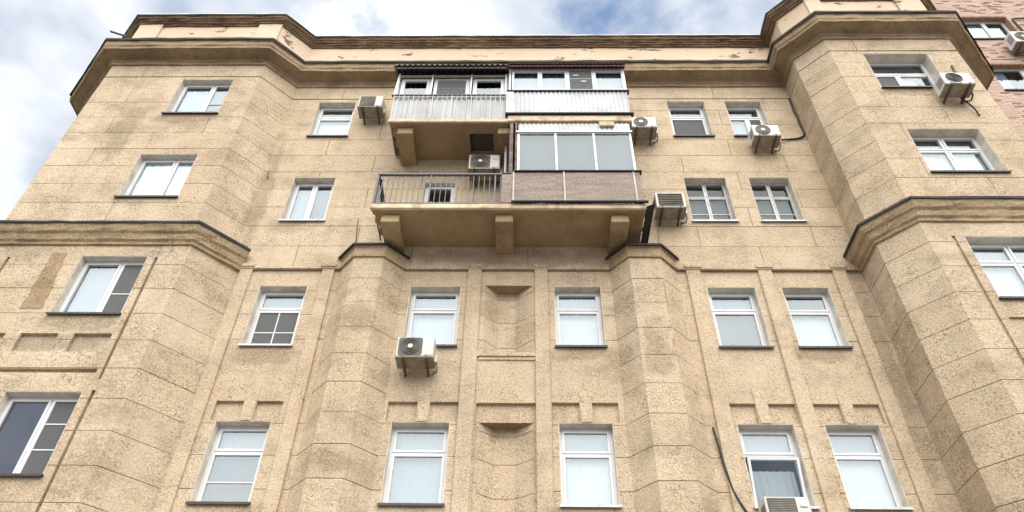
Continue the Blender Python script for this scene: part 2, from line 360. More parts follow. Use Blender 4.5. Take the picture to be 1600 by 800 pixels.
# ------------------------------------------------------------------ the apartment building
B = E_('apartment_building'); tag(B, 'old tan stucco apartment house with faceted bays and stacked balconies', 'building')
T = 0.045; J = 0.012
ROWS = [(6.83, 8.34), (9.97, 11.48), (13.33, 14.80), (16.35, 17.83)]      # sill and head of each storey
ZU = [11.92, 12.56, 13.17, 13.78, 14.39, 15.0, 15.61, 16.22, 16.83, 17.44, 17.95, 18.50]
ZL = [5.24, 5.85, 6.46, 7.07, 7.68, 8.29, 8.90, 9.51, 10.12, 10.73, 11.34, 11.92]
ZM = [5.24, 5.85, 6.46, 7.07, 7.68, 8.29, 10.12, 10.73, 11.34, 11.92]
YL = 0.055                                                                # the lower main wall lies a hand behind the upper
def wall(name, a, b, z0, z1, zs, holes=(), cuts=(), joints=None, T=T):
    """backing wall with openings, faced with separate plaster blocks; holes go right through, cuts only through the facing"""
    pl = Plane(a, b); cv = lambda h: (h[0]-0, h[1], h[2], h[3])
    bk = sheet(pl, 0, pl.len, z0, z1, [cv(h) for h in holes], -T, -T-0.30)
    w = O(name, bk, M_wall, B)
    for k in range(len(zs)-1):
        a0, a1 = zs[k]+J/2, zs[k+1]-J/2
        if abs(zs[k]-17.95) < .01: a0 += 0.016
        if abs(zs[k+1]-17.95) < .01: a1 -= 0.012
        js = [0]+(joints(k, pl.len) if joints else [])+[pl.len]
        for q in range(len(js)-1):
            e0 = js[q] + (J/2 if q else 0); e1 = js[q+1] - (J/2 if q < len(js)-2 else 0)
            off = random.uniform(-0.003, 0.003)
            for mb in sheet(pl, e0, e1, a0, a1, list(holes)+list(cuts), off, -T-0.004, True): O('wall_block', mb, M_wall, w)
    return w
def jn(step, start): 
    return lambda k, l: [x for x in [start + (step*0.5 if k % 2 else 0) + step*i for i in range(12)] if 0.35 < x < l-0.35]

XB, XC, XD, XE, XF = (-5.42,-4.43), (-2.33,-1.30), (0.59,1.54), (3.68,4.66), (5.18,6.13)
XA, XG = (-8.80,-7.47), (8.30,9.87)
# upper main wall
x0 = -6.14
mh = [(x[0]-x0, x[1]-x0, *ROWS[r]) for r in (2, 3) for x in (XB, XE, XF)]
mh.append((-2.33-x0, -1.60-x0, 12.70, 14.62))                            # balcony door
mh.append((-0.2-x0, 1.5-x0, 12.72, 14.8)); mh.append((-2.4-x0, -1.3-x0, 15.6, 17.6)); mh.append((0.2-x0, 1.6-x0, 15.6, 17.6))
wall('wall', (x0, 0), (6.92, 0), 11.92, 19.2, ZU, mh, joints=jn(2.45, 1.3))
# upper bays
wall('wall', (-12.3, 0.73), (-10.87, -0.70), 11.92, 19.2, ZU)
xl = -10.87
wall('wall', (xl, -0.70), (-6.82, -0.70), 11.92, 19.2, ZU, [(XA[0]-xl, XA[1]-xl, *ROWS[r]) for r in (2, 3)], joints=jn(2.3, 0.95))
wall('wall', (-6.82, -0.70), (x0, 0), 11.92, 19.2, ZU)
wall('wall', (6.92, 0), (6.92, -0.80), 11.92, 19.2, ZU)
wall('wall', (6.92, -0.80), (7.52, -1.40), 11.92, 19.2, ZU)
wall('wall', (7.52, -1.40), (10.65, -1.40), 11.92, 19.2, ZU, [(XG[0]-7.52, XG[1]-7.52, *ROWS[r]) for r in (2, 3)], joints=jn(2.3, 0.7))
wall('wall', (10.65, -1.40), (12.05, 0.0), 11.92, 19.2, ZU)
# lower main wall between the bays: openings, the niches, and recesses over the lower windows
xm = -5.97; H = []; Cc = []
for x in (XB, XC, XD, XE, XF):
    for r in (0, 1): H.append((x[0]-xm, x[1]-xm, *ROWS[r]))
    c = (x[0]+x[1])/2 - xm + (0.02)
    Cc += [(x[0]-0.10-xm, c-0.115, 8.345, 8.745), (c+0.115, x[1]+0.12-xm, 8.345, 8.745)]
H += [(-0.80-xm, 0.16-xm, 9.80, 11.50), (-0.80-xm, 0.16-xm, 5.3, 8.37)]
Cc += [(-0.86-xm, 0.20-xm, 5.3, 8.73)]
wl = wall('wall', (xm, YL), (6.92, YL), 0, 11.92, ZM, H, Cc, T=0.07)
pl_path_L = [(-3.84, YL), (-3.48, -0.35), (-2.88, -0.35), (-2.49, YL)]
pl_path_R = [(1.76, YL), (2.11, -0.35), (2.74, -0.35), (3.13, YL)]
for path in (pl_path_L, pl_path_R):
    pr = O('faceted_pier', sweep(path, [(-0.3, 0), (-0.02, 0), (-0.02, 12.0), (-0.3, 12.0)]), M_wall, B)
    for z0, z1 in zip(ZL, ZL[1:]):
        o = random.uniform(-0.004, 0.004)
        O('wall_block', sweep(path, [(-0.03, z0+J/2), (o, z0+J/2), (o, z1-J/2), (-0.03, z1-J/2)]), M_wall, pr)
    O('wall_block', sweep(path, [(-0.03, 0.0), (0, 0.0), (0, 5.24-J/2), (-0.03, 5.24-J/2)]), M_wall, pr)
    # cap moulding, and the black flashing on it
    cp = O('pier_cap', sweep(path, [(0, 11.90), (0.045, 11.90), (0.05, 11.95), (0.035, 11.97), (0.04, 12.13), (0.07, 12.16), (0.07, 12.19), (-0.35, 12.26)], 0.2, 0.006, 3), M_corn2, B)
    O('flashing', sweep(path, [(-0.3, 12.268), (0.115, 12.205), (0.115, 12.155), (0.10, 12.153), (0.10, 12.19)], None), M_flash, cp)
# lower bays
xlo = -13.2; yb = -0.72; gx = -7.29
def low_cuts(base, mir=1):
    out = []
    def add(a, b, z0, z1): out.append((min(a, b)-base, max(a, b)-base, z0, z1))
    return out, add
cu, add = low_cuts(xlo)
for a, b in ((8.67, 11.54), (5.3, 8.45)): add(gx-0.03, gx+0.03, a, b); add(-10.28, -10.22, a, b)
for a, b in ((-10.12, -9.39), (-9.11, -8.42), (-8.13, -7.44)): add(a, b, 9.24, 9.65)
add(-10.16, -7.40, 8.80, 8.885)
lb = wall('wall', (xlo, yb), (-6.69, yb), 0, 11.92, ZL, [(XA[0]-xlo, XA[1]-xlo, *[ (6.90,8.42),(10.10,11.58)][r]) for r in (0, 1)], cu, joints=lambda k, l: [gx-xlo] if k not in (5, 6) else [], T=0.075)
wall('wall', (-6.69, yb), (xm, YL), 0, 11.92, ZL)
wall('wall', (6.92, YL), (6.92, -0.80), 0, 11.92, ZL)
wall('wall', (6.92, -0.80), (7.52, -1.40), 0, 11.92, ZL)
cu, add = low_cuts(7.52)
add(7.985, 8.05, 5.3, 11.50)
for i in range(3): add(8.19+i*0.95, 8.92+i*0.95, 9.12, 9.56)
wall('wall', (7.52, -1.40), (13.5, -1.40), 0, 11.92, ZL, [(XG[0]-0.08-7.52, XG[1]-7.52, *ROWS[r]) for r in (0, 1)], cu)
# base of every lower wall below the blocks
for a, b in (((xlo, yb), (-6.69, yb)), ((-6.69, yb), (xm, YL)), ((xm, YL), (6.92, YL)), ((6.92, YL), (6.92, -0.8)), ((6.92, -0.8), (7.52, -1.4)), ((7.52, -1.4), (13.5, -1.4))):
    O('wall_base', sheet(Plane(a, b), 0, Plane(a, b).len, 0, 5.24, [], 0, -T-0.004), M_wall, B)

# niches between the middle pilasters
for z0, z1, zs in ((9.80, 11.50, [9.80, 10.12, 10.73, 11.34, 11.50]), (5.3, 8.37, [5.3, 5.85, 6.46, 7.07, 7.68, 8.22, 8.37])):
    path = [(-0.80, YL), (-0.53, 0.33), (-0.17, 0.33), (0.16, YL)] if z0 > 9 else [(-0.80, YL+0.07), (-0.53, 0.35), (-0.16, 0.35), (0.16, YL+0.07)]
    nb = sweep(path, [(-0.3, z0), (-0.02, z0), (-0.02, z1), (-0.3, z1)])
    ni = O('niche', nb, M_wall, B)
    for a, b in zip(zs, zs[1:]):
        O('wall_block', sweep(path, [(-0.03, a+J/2), (0, a+J/2), (0, b-(J/2 if b < z1 else -0.02)), (-0.03, b-(J/2 if b < z1 else -0.02))]), M_wall, ni)
    y_ = path[0][1]
    zq = z1-0.006
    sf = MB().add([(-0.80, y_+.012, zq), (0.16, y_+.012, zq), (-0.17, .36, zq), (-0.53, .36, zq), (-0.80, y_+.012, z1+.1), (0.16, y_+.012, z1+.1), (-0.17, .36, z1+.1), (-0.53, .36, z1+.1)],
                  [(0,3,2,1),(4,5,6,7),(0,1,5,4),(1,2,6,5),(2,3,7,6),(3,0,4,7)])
    O('soffit', sf, M_conc, ni)  # darker plaster than the walls: the soffit's shade put into its colour
    if z0 > 9:
        O('shelf', MB().box(-0.90, 0.23, YL-0.05, 0.36, 9.72, 9.80), M_wall, ni)
        O('shelf_moulding', MB().box(-0.86, 0.20, YL-0.022, YL+0.06, 9.65, 9.72), M_wall, ni)

# pilasters with small caps, keystones over the lower windows
for a, b in ((-5.92, -5.66), (-4.20, -3.95), (-1.17, -0.89), (0.20, 0.47), (3.32, 3.61), (4.79, 5.07), (6.31, 6.58)):
    p = O('pilaster', MB().bevbox(a, b, YL-0.055, YL-0.0+0.02, 0, 11.93, 0.01), M_wall, B)
    O('capital', MB().bevbox(a-0.035, b+0.035, YL-0.10, YL+0.02, 11.93, 12.025, 0.012), M_wall, p)
for x in (XB, XC, XD, XE, XF):
    c = (x[0]+x[1])/2 + 0.02
    k = MB().add([(c-0.085, YL-0.014, 8.347), (c+0.085, YL-0.014, 8.347), (c+0.125, YL-0.014, 9.05), (c-0.125, YL-0.014, 9.05),
                  (c-0.085, YL+0.06, 8.347), (c+0.085, YL+0.06, 8.347), (c+0.125, YL+0.06, 9.05), (c-0.125, YL+0.06, 9.05)],
                 [(0,1,2,3),(0,4,5,1),(1,5,6,2),(2,6,7,3),(3,7,4,0)])
    O('keystone', k, M_wall, B)
# thin lip along the foot of the upper wall
for a, b in ((-5.97, -3.86), (-2.47, 1.74), (3.15, 6.90)):
    O('ledge', MB().bevbox(a, b, -0.018, 0.03, 11.895, 11.955, 0.008), M_wall, B)

# main cornice, its flashing, the parapet and its coping
UP = [(-12.3, 3.0), (-12.3, 0.73), (-10.87, -0.70), (-6.82, -0.70), (-6.14, 0), (6.92, 0), (6.92, -0.80), (7.52, -1.40), (10.65, -1.40), (12.05, 0), (12.05, 3.0)]
cor = O('cornice', sweep(UP, [(-0.2, 18.47), (0.045, 18.47), (0.05, 18.55), (0.085, 18.57), (0.09, 18.68), (0.13, 18.71), (0.36, 18.72), (0.365, 18.69), (0.395, 18.69), (0.40, 18.77), (0.425, 18.80), (0.43, 18.97), (0.445, 18.99), (0.445, 19.03), (-0.2, 19.10)], 0.2, 0.015, 1), M_corn, B)
O('flashing', sweep(UP, [(-0.18, 19.115), (0.482, 19.05), (0.482, 18.97), (0.468, 18.97), (0.468, 19.035)], 0.3, 0.010, 21), M_flash, cor)
par = O('parapet', sweep(UP, [(-0.25, 19.0), (-0.03, 19.0), (-0.03, 20.6), (-0.25, 20.6)]), M_para, B)
for a, b, y in ((-10.85, -10.21, -0.73), (-7.47, -6.83, -0.73), (7.53, 7.95, -1.43), (9.95, 10.63, -1.43)):
    O('parapet_block', MB().box(a, b, y, y+0.2, 19.02, 20.58), M_para, par)
cop = O('coping', sweep(UP, [(-0.3, 20.50), (0.02, 20.50), (0.03, 20.545), (0.07, 20.555), (0.075, 20.60), (0.115, 20.61), (0.12, 20.655), (0.165, 20.67), (0.17, 20.74), (0.20, 20.75), (0.20, 20.775), (-0.3, 20.84)], 0.14, 0.018, 5), M_cope, B)
O('flashing', sweep(UP, [(-0.3, 20.865), (0.225, 20.802), (0.225, 20.765), (0.212, 20.765), (0.212, 20.78)], 0.3, 0.010, 23), M_zinc, cop)
O('roof', MB().add([(-12.3,3,20.4),(-12.3,.9,20.4),(-10.8,-.5,20.4),(-6.8,-.5,20.4),(-6.1,.2,20.4),(7.1,.2,20.4),(7.1,-.7,20.4),(7.6,-1.2,20.4),(10.6,-1.2,20.4),(12,.2,20.4),(12,3,20.4),(12,8,21.6),(-12.3,8,21.6)], [tuple(range(13))]), M_zinc, B)
O('side_wall', MB().box(-12.28, -12.2, 0.75, 8, 0, 21.5), M_wall, B)
O('side_wall', MB().box(11.95, 12.03, 0.05, 8, 0, 21.5), M_wall, B)

# ends and flat tops of the wider lower bays
O('side_wall', MB().box(-13.19, -13.05, -0.70, 8, 0, 12.2), M_wall, B); O('side_wall', MB().box(13.35, 13.49, -1.38, 1.55, 0, 12.2), M_wall, B)
O('terrace', MB().box(-13.15, -12.28, -0.60, 8, 12.15, 12.31), M_zinc, B); O('terrace', MB().box(11.0, 13.45, -1.30, 1.55, 12.15, 12.31), M_zinc, B)
# moulded cornice on the lower bays
mprof = [(-0.2, 11.86), (0.045, 11.86), (0.055, 11.92), (0.10, 11.95), (0.125, 12.02), (0.14, 12.07), (0.19, 12.10), (0.215, 12.15), (0.245, 12.23), (0.25, 12.28), (-0.2, 12.34)]
for path in ([(xlo, yb), (-6.69, yb), (xm+0.02, YL-0.02)], [(6.92, YL), (6.92, -0.80), (7.52, -1.40), (13.5, -1.40)]):
    c_ = O('bay_cornice', sweep(path, mprof, 0.18, 0.013, 11), M_corn2, B)
    O('flashing', sweep(path, [(-0.1, 12.345), (0.278, 12.30), (0.278, 12.245), (0.266, 12.243), (0.266, 12.287)], 0.3, 0.008, 22), M_flash, c_)

# ------------------------------------------------------------------ windows
def wavy(x0, x1, z0, z1, y, amp=0.015, wl=0.09, seed=0, nz=1):
    mb = MB(); n = max(6, int((x1-x0)/wl*10)); vs = []
    for j in range(nz+1):
        for i in range(n+1):
            x = x0+(x1-x0)*i/n; z = z0+(z1-z0)*j/nz
            d = amp*math.sin(2*math.pi*(x-x0)/wl + 1.3*math.sin(x*5+seed)) + amp*mnoise.noise(Vector((x*4, seed*3.7, z*1.2)))
            vs.append((x, y+d, z))
    fs = [(j*(n+1)+i, j*(n+1)+i+1, (j+1)*(n+1)+i+1, (j+1)*(n+1)+i) for j in range(nz) for i in range(n)]
    return mb.add(vs, fs)
def frame_mb(x0, x1, z0, z1, y0, y1, b, mb=None):
    mb = mb or MB()
    for a in ((x0, x1, z0, z0+b), (x0, x1, z1-b, z1), (x0, x0+b, z0+b, z1-b), (x1-b, x1, z0+b, z1-b)): mb.box(a[0], a[1], y0, y1, a[2], a[3])
    return mb
WIN = []
def window(xr, zr, y0, cells, label=None, sill='d', depth=0.19, fmat=None, fb=0.05, parent=None, soot=False, rev=True, seed=0, glz=None, sb=0.042):
    """cells: (u0,u1,v0,v1,kind[,bars]) in fractions of the opening; kinds light, grey, dark, net, film, open"""
    fmat = fmat or M_pvc; x0, x1 = xr; z0, z1 = zr; yf = y0+depth; glz = glz or M_glass
    lin = 0.012
    fr = frame_mb(x0+lin, x1-lin, z0, z1-lin, yf, yf+0.065, fb)
    X0, X1, Z0, Z1 = x0+lin+fb, x1-lin-fb, z0+fb, z1-lin-fb
    mulx = sorted({c[0] for c in cells if c[0] > 0}); mulz = sorted({c[2] for c in cells if c[2] > 0})
    g = 0.018
    w = O('window', fr, fmat, parent or B)
    if label: w['label'] = label
    bars = MB()
    for ci, c in enumerate(cells):
        u0, u1, v0, v1, kind = c[:5]; nb = c[5] if len(c) > 5 else (1, 1)
        a0, a1 = X0+(X1-X0)*u0 + (g if u0 > 0 else 0), X0+(X1-X0)*u1 - (g if u1 < 1 else 0)
        b0, b1 = Z0+(Z1-Z0)*v0 + (g if v0 > 0 else 0), Z0+(Z1-Z0)*v1 - (g if v1 < 1 else 0)
        if u1 < 1: bars.box(a1, a1+2*g, yf+0.004, yf+0.06, b0, b1)
        if v1 < 1: bars.box(a0, a1 + (2*g if u1 < 1 else 0), yf+0.002, yf+0.062, b1, b1+2*g)
        if kind == 'open':           # tilted sash, its top leaning outward
            s_ = frame_mb(a0, a1, b0, b1, 0, 0.05, sb); t_ = 0.14
            for mbx in (s_,):
                mbx.v = [(p[0], yf-0.02+p[1]-t_*(p[2]-b0)/(b1-b0), b0+(p[2]-b0)*0.90) for p in mbx.v]
            O('sash', s_, fmat, w)
            p_ = MB().box(a0+sb, a1-sb, 0.02, 0.03, b0+sb, b1-sb); p_.v = [(p[0], yf-0.02+p[1]-t_*(p[2]-b0)/(b1-b0), b0+(p[2]-b0)*0.90) for p in p_.v]
            O('pane', p_, glz, w); O('curtain', wavy(a0+.02, a1-.02, b0, b0+(b1-b0)*0.80, yf+0.16, 0.008, 0.13, seed+ci), M_curtw, w, True); continue
        O('sash', frame_mb(a0, a1, b0, b1, yf-0.014, yf+0.05, sb), fmat, w)
        n_, m_ = nb
        for q in range(1, n_): xx = a0+(a1-a0)*q/n_; O('muntin', MB().box(xx-0.010, xx+0.010, yf-0.006, yf+0.04, b0+sb, b1-sb), fmat, w)
        for q in range(1, m_): zz = b0+(b1-b0)*(q/m_ if m_ > 2 else 0.42); O('muntin', MB().box(a0+sb, a1-sb, yf-0.004, yf+0.038, zz-0.010, zz+0.010), fmat, w)
        O('pane', MB().box(a0+sb-.005, a1-sb+.005, yf+0.015, yf+0.023, b0+sb-.005, b1-sb+.005), glz, w)
        if kind == 'light': O('curtain', wavy(a0+.01, a1-.01, b0+.01, b1-.01, yf+0.10, 0.006, 0.13+0.04*((seed+ci) % 3), seed+ci), M_curtw if seed in (3, 5, 7, 8, 10, 13, 18, 23) and c[3] < 0.9 else M_curt, w, True)
        if kind == 'half': O('curtain', wavy(a0+.01, a0+(a1-a0)*0.55, b0+.01, b1-.01, yf+0.10, 0.012, 0.10, seed+ci), M_curt, w)
        if kind == 'grey': O('blind', wavy(a0+.01, a1-.01, b0+.01, b1-.01, yf+0.10, 0.004, 0.30, seed+ci), M_curtg, w)
        if kind == 'net': O('insect_screen', MB().box(a0+sb-.004, a1-sb+.004, yf+0.006, yf+0.010, b0+sb-.004, b1-sb+.004), M_net, w)
        if kind == 'film':
            fm = MB(); n = 48; vs_ = []; cx_, cz_ = a0+(a1-a0)*0.3, b0+(b1-b0)*0.62
            for j in range(n+1):
                for i in range(n+1):
                    xx = a0+.02+(a1-a0-.04)*i/n; zz = b0+.02+(b1-b0-.04)*j/n
                    an = math.atan2(zz-cz_, (xx-cx_)*1.4); rr = math.hypot(zz-cz_, xx-cx_)
                    d_ = 0.016*abs(mnoise.noise(Vector((an*3.1, rr*1.2, seed))))*2*min(1, rr*3) + 0.022*abs(mnoise.noise(Vector((xx*3.5+zz, zz*2.2-xx, seed+3))))
                    vs_.append((xx, yf+0.062-d_, zz))
            fm.add(vs_, [(j*(n+1)+i, j*(n+1)+i+1, (j+1)*(n+1)+i+1, (j+1)*(n+1)+i) for j in range(n) for i in range(n)]); O('plastic_film', fm, M_film, w, True)
    if bars.v: O('mullion', bars, fmat, w)
    # plastered reveal, sill and the room behind
    if rev:
        rv = MB(); rv.box(x0, x0+lin, y0+0.006, yf+0.07, z0, z1); rv.box(x1-lin, x1, y0+0.006, yf+0.07, z0, z1); rv.box(x0+lin, x1-lin, y0+0.006, yf+0.07, z1-lin, z1)
        O('reveal', rv, M_reveal, w)
    sm = {'d': M_sill_d, 'w': M_sill_w, 'b': M_sill_d}.get(sill)
    if sm:
        s_ = MB().box(x0-0.025, x1+0.025, y0-0.055, yf+0.02, z0-0.022, z0-0.002); s_.box(x0-0.025, x1+0.025, y0-0.06, y0-0.052, z0-0.045, z0-0.003)
        O('sill', s_, sm, w)
    rm = MB(); ya, yb_ = yf+0.066, yf+1.3; e = 0.5
    rm.add([(x0-.0, ya, z0), (x1, ya, z0), (x1, ya, z1), (x0, ya, z1), (x0-e, yb_, z0-.3), (x1+e, yb_, z0-.3), (x1+e, yb_, z1+.15), (x0-e, yb_, z1+.15)],
           [(4,5,6,7),(0,4,7,3),(1,2,6,5),(3,7,6,2),(0,1,5,4)])
    O('room', rm, M_room, w)
    return w
tr = 0.68
T1 = lambda low, top='light': [(0, 1, 0, tr, low), (0, 1, tr, 1, top)]
# lower two storeys
window(XB, ROWS[0], YL, [(0,1,0,tr,'grey',(1,2)), (0,1,tr,1,'light')], 'window with grey blind below a narrow transom, beside the left bay, lower row', seed=1)
window(XC, ROWS[0], YL, T1('light'), 'white curtained window left of the lower niche', seed=2)
window(XD, ROWS[0], YL, T1('light'), 'white curtained window right of the lower niche', sill='w', seed=3)
window(XE, ROWS[0], YL, [(0,1,0,tr,'open'), (0,1,tr,1,'light')], 'window with tilted open sash above the lowest air conditioner', sill='w', seed=4)
window(XF, ROWS[0], YL, T1('light'), 'white curtained window nearest the right bay, lower row', sill='w', seed=5)
window(XB, ROWS[1], YL, [(0,1,0,tr,'net',(2,2)), (0,1,tr,1,'light')], 'window with four small screened panes under a transom', sill='w', seed=6)
window(XC, ROWS[1], YL, T1('light'), 'white window partly hidden by an air conditioner', seed=7)
window(XD, ROWS[1], YL, T1('light'), 'white curtained window right of the upper niche', seed=8)
window(XE, ROWS[1], YL, T1('grey'), 'window with dark grey screened lower pane', fmat=M_pvc, sill='d', seed=9)
window(XF, ROWS[1], YL, T1('light', 'grey'), 'bright window nearest the right bay below the ledge', seed=10)
window(XA, (6.90, 8.42), yb, [(0,.60,0,1,'dark'), (.60,1,0,1,'net',(1,3))], 'two-sash window with dark tinted panes in the lower left bay', depth=0.17, seed=11, glz=M_glass2)
window(XA, (10.10, 11.58), yb, [(0,.60,0,1,'light'), (.60,1,0,1,'net',(1,2))], 'two-sash window below the left bay cornice, right sash screened', depth=0.17, seed=12)
window((XG[0]-0.08, XG[1]), ROWS[1], -1.40, [(0,.5,0,tr,'light'), (.5,1,0,tr,'light'), (0,.5,tr,1,'light'), (.5,1,tr,1,'light')], 'wide bright window below the right bay cornice', depth=0.20, seed=13)
window((XG[0]-0.08, XG[1]), ROWS[0], -1.40, [(0,.5,0,tr,'light'), (.5,1,0,tr,'light'), (0,.5,tr,1,'light'), (.5,1,tr,1,'light')], depth=0.20, seed=14)
# upper two storeys
window(XA, ROWS[2], -0.70, [(0,.62,0,1,'film'), (.62,1,0,1,'film')], 'window covered with crumpled plastic film', depth=0.17, sill='d', seed=15)
window(XA, ROWS[3], -0.70, [(0,.62,0,1,'light'), (.62,1,0,1,'grey',(1,2))], 'two-sash window right under the cornice of the left bay', depth=0.17, seed=16)
window(XB, ROWS[2], 0, [(0,.5,0,1,'light'), (.5,1,0,1,'grey')], 'window of two tall equal sashes', seed=17, sill='w')
window(XB, ROWS[3], 0, T1('light', 'grey'), 'top floor window beside the upper left air conditioner', seed=18)
for i, x in enumerate((XE, XF)):
    window(x, ROWS[2], 0, [(0,.5,0,.66,'grey',(1,2)), (.5,1,0,.66,'grey',(1,2)), (0,.5,.66,1,'dark'), (.5,1,.66,1,'dark')], ('old window of six small panes, nearer the balconies', 'old window of six small panes, nearer the right bay')[i], fmat=M_sash, sill='w', seed=19+i, fb=0.03, glz=M_glass3, sb=0.022)
window(XE, ROWS[3], 0, T1('net', 'grey'), 'top floor window with dark screened lower pane', seed=21)
window(XF, ROWS[3], 0, [(0,.55,0,tr,'light'), (.55,1,0,tr,'net'), (0,1,tr,1,'grey')], 'top floor window behind an air conditioner', seed=22)
window(XG, ROWS[2], -1.40, [(0,.5,0,tr,'light'), (.5,1,0,tr,'light'), (0,.5,tr,1,'grey'), (.5,1,tr,1,'grey')], 'wide bright window of the right bay with two small transoms', depth=0.23, seed=23)
window(XG, ROWS[3], -1.40, [(0,.46,0,.64,'net'), (.46,1,0,.64,'half'), (0,1,.64,1,'grey')], 'wide window under the right bay cornice with a dark left sash', depth=0.27, seed=24)
# doors behind the balconies
window((-2.33, -1.60), (12.70, 14.62), 0, [(0,1,0,1,'dark')], 'balcony door with white frame and dark pane', sill=None, depth=0.12, seed=25)
window((-0.2, 1.5), (12.72, 14.8), 0, [(0,.5,0,1,'dark'), (.5,1,0,1,'light')], sill=None, depth=0.12, seed=26)
window((-2.4, -1.3), (15.6, 17.6), 0, [(0,.5,0,1,'dark'), (.5,1,0,1,'light')], sill=None, depth=0.12, seed=27)
window((0.2, 1.6), (15.6, 17.6), 0, [(0,.5,0,1,'dark'), (.5,1,0,1,'light')], sill=None, depth=0.12, seed=28)

# ------------------------------------------------------------------ balconies
YF = -1.08
def slab(x0, x1, z0, z1, ragged, hole=None):
    """slab with a crumbled left end and an optional hatch"""
    us = [(x0, YF)]
    edge = [(0, 0), (0.015, 0.12), (0.05, 0.17), (0.03, 0.24), (0.02, 0.36), (0.06, 0.42), (0.095, 0.50), (0.05, 0.56), (0.045, 0.70), (0.10, 0.76), (0.13, 0.84), (0.09, 0.90), (0.10, 1.08)]
    L_ = [(x0 + (e*1.5 if ragged else 0), YF + t) for e, t in edge]
    mb = MB()
    hx0, hx1, hy0, hy1 = hole if hole else (x0+0.9, x0+0.95, -0.6, -0.55)
    n = len(L_)
    for z, flip in ((z0, True), (z1, False)):
        # ragged strip up to hx0, then cells around the hatch
        base = len(mb.v); mb.v += [(p[0], p[1], z) for p in L_] + [(x0+0.3, YF, z), (x0+0.3, 0, z)]
        mb.f.append(tuple(base+i for i in ([*range(n)][::-1] + [n, n+1])) if flip else tuple(base+i for i in ([n+1, n]+[*range(n)])))
        cells = [(x0+0.3, hx0, YF, 0), (hx0, hx1, YF, hy0), (hx0, hx1, hy1, 0), (hx1, x1, YF, 0)]
        if not hole: cells = [(x0+0.3, x1, YF, 0)]
        for a, b, c, d in cells:
            q = [(a, c, z), (b, c, z), (b, d, z), (a, d, z)]; mb.add(q, [(0, 3, 2, 1) if flip else (0, 1, 2, 3)])
    for p, q in zip(L_, L_[1:]): mb.add([(p[0], p[1], z0), (q[0], q[1], z0), (q[0], q[1], z1), (p[0], p[1], z1)], [(0, 3, 2, 1)])
    mb.add([(x0, YF, z0), (x1, YF, z0), (x1, YF, z1), (x0, YF, z1)], [(0, 1, 2, 3)]); mb.add([(x1, YF, z0), (x1, 0, z0), (x1, 0, z1), (x1, YF, z1)], [(0, 1, 2, 3)])
    if hole:
        for (a, b), (c, d) in (((hx0, hy0), (hx1, hy0)), ((hx1, hy0), (hx1, hy1)), ((hx1, hy1), (hx0, hy1)), ((hx0, hy1), (hx0, hy0))):
            mb.add([(a, b, z0), (c, d, z0), (c, d, z1), (a, b, z1)], [(0, 1, 2, 3)])
    return mb
def corrug(x0, x1, fn, amp, wl, n=6):
    """sheet whose waves run along x; fn(x, d) -> two points (lower and upper edge) displaced by d"""
    N = int((x1-x0)/wl*n); mb = MB(); vs = []
    for i in range(N+1):
        x = x0+(x1-x0)*i/N; a, b = fn(x, amp*math.cos(2*math.pi*(x-x0)/wl)); vs += [a, b]
    return mb.add(vs, [(2*i, 2*i+2, 2*i+3, 2*i+1) for i in range(N)])
def solid(o, t=0.004):
    md = o.modifiers.new('thickness', 'SOLIDIFY'); md.thickness = t; return o

# lower balcony
ZS = 12.53
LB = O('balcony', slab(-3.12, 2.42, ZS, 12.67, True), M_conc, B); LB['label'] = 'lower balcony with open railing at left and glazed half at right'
O('slab_edge', MB().bevbox(-3.14, 2.44, YF-0.03, YF+0.05, 12.555, 12.70, 0.015), M_concf, LB)
for a, b in ((-2.92, -2.55), (-0.60, -0.24), (1.74, 2.10)):
    O('bracket', MB().bevbox(a, b, YF+0.12, 0.0, 12.31, ZS, 0.015), M_conc, LB)
O('edge_flashing', MB().box(-0.28, 2.50, YF-0.10, YF-0.03, 12.706, 12.716).box(-0.28, 2.50, YF-0.104, YF-0.10, 12.68, 12.716), M_flash, LB)
fl = MB(); prev = None
for i in range(19):       # torn metal apron along the right end
    y = YF-0.09 + 1.12*i/18; dx = 0.10 + (0.055 if (i % 7 in (3, 4)) else 0) + 0.01*math.sin(i*2.3)
    cur = [(2.60, y, 12.62), (2.44-(0.10-dx)*0.6-0.05*(i % 7 in (3, 4)), y, 12.545)]
    if prev: fl.add([*prev, *cur], [(0, 2, 3, 1)])
    prev = cur
solid(O('torn_apron', fl, M_flash, LB), 0.006)
O('apron_edge', MB().box(2.585, 2.61, YF-0.10, 0.0, 12.60, 12.70), M_flash, LB)
# railing: posts, rails, balusters
O('top_rail', MB().bevbox(-3.13, -0.28, YF-0.03, YF+0.03, 13.60, 13.655, 0.008), M_rail, LB)
O('bottom_rail', MB().box(-3.12, -0.47, YF-0.012, YF+0.012, 12.72, 12.745), M_rail, LB)
O('top_rail', MB().box(-3.13, -3.08, YF+0.03, 0.0, 13.60, 13.65), M_rail, LB)
O('bottom_rail', MB().box(-3.115, -3.09, YF+0.012, 0.0, 12.72, 12.745), M_rail, LB)
for i in range(23):
    x = -3.0 + i*0.113; w_ = 0.0075 if i not in (9, 21) else 0.016
    O('baluster', MB().box(x-w_, x+w_, YF-w_, YF+w_, 12.745, 13.60), M_rail, LB)
for i in range(8):
    y = YF+0.12+i*0.125; O('baluster', MB().box(-3.112, -3.092, y-0.01, y+0.01, 12.745, 13.60), M_rail, LB)
O('post', MB().box(-3.13, -3.08, YF-0.025, YF+0.025, 12.70, 13.60), M_rail, LB)
O('brace', MB().bar((-3.06, YF+0.10, 13.58), (-2.98, YF+0.35, 12.72), 0.05, 0.02), M_flash, LB)
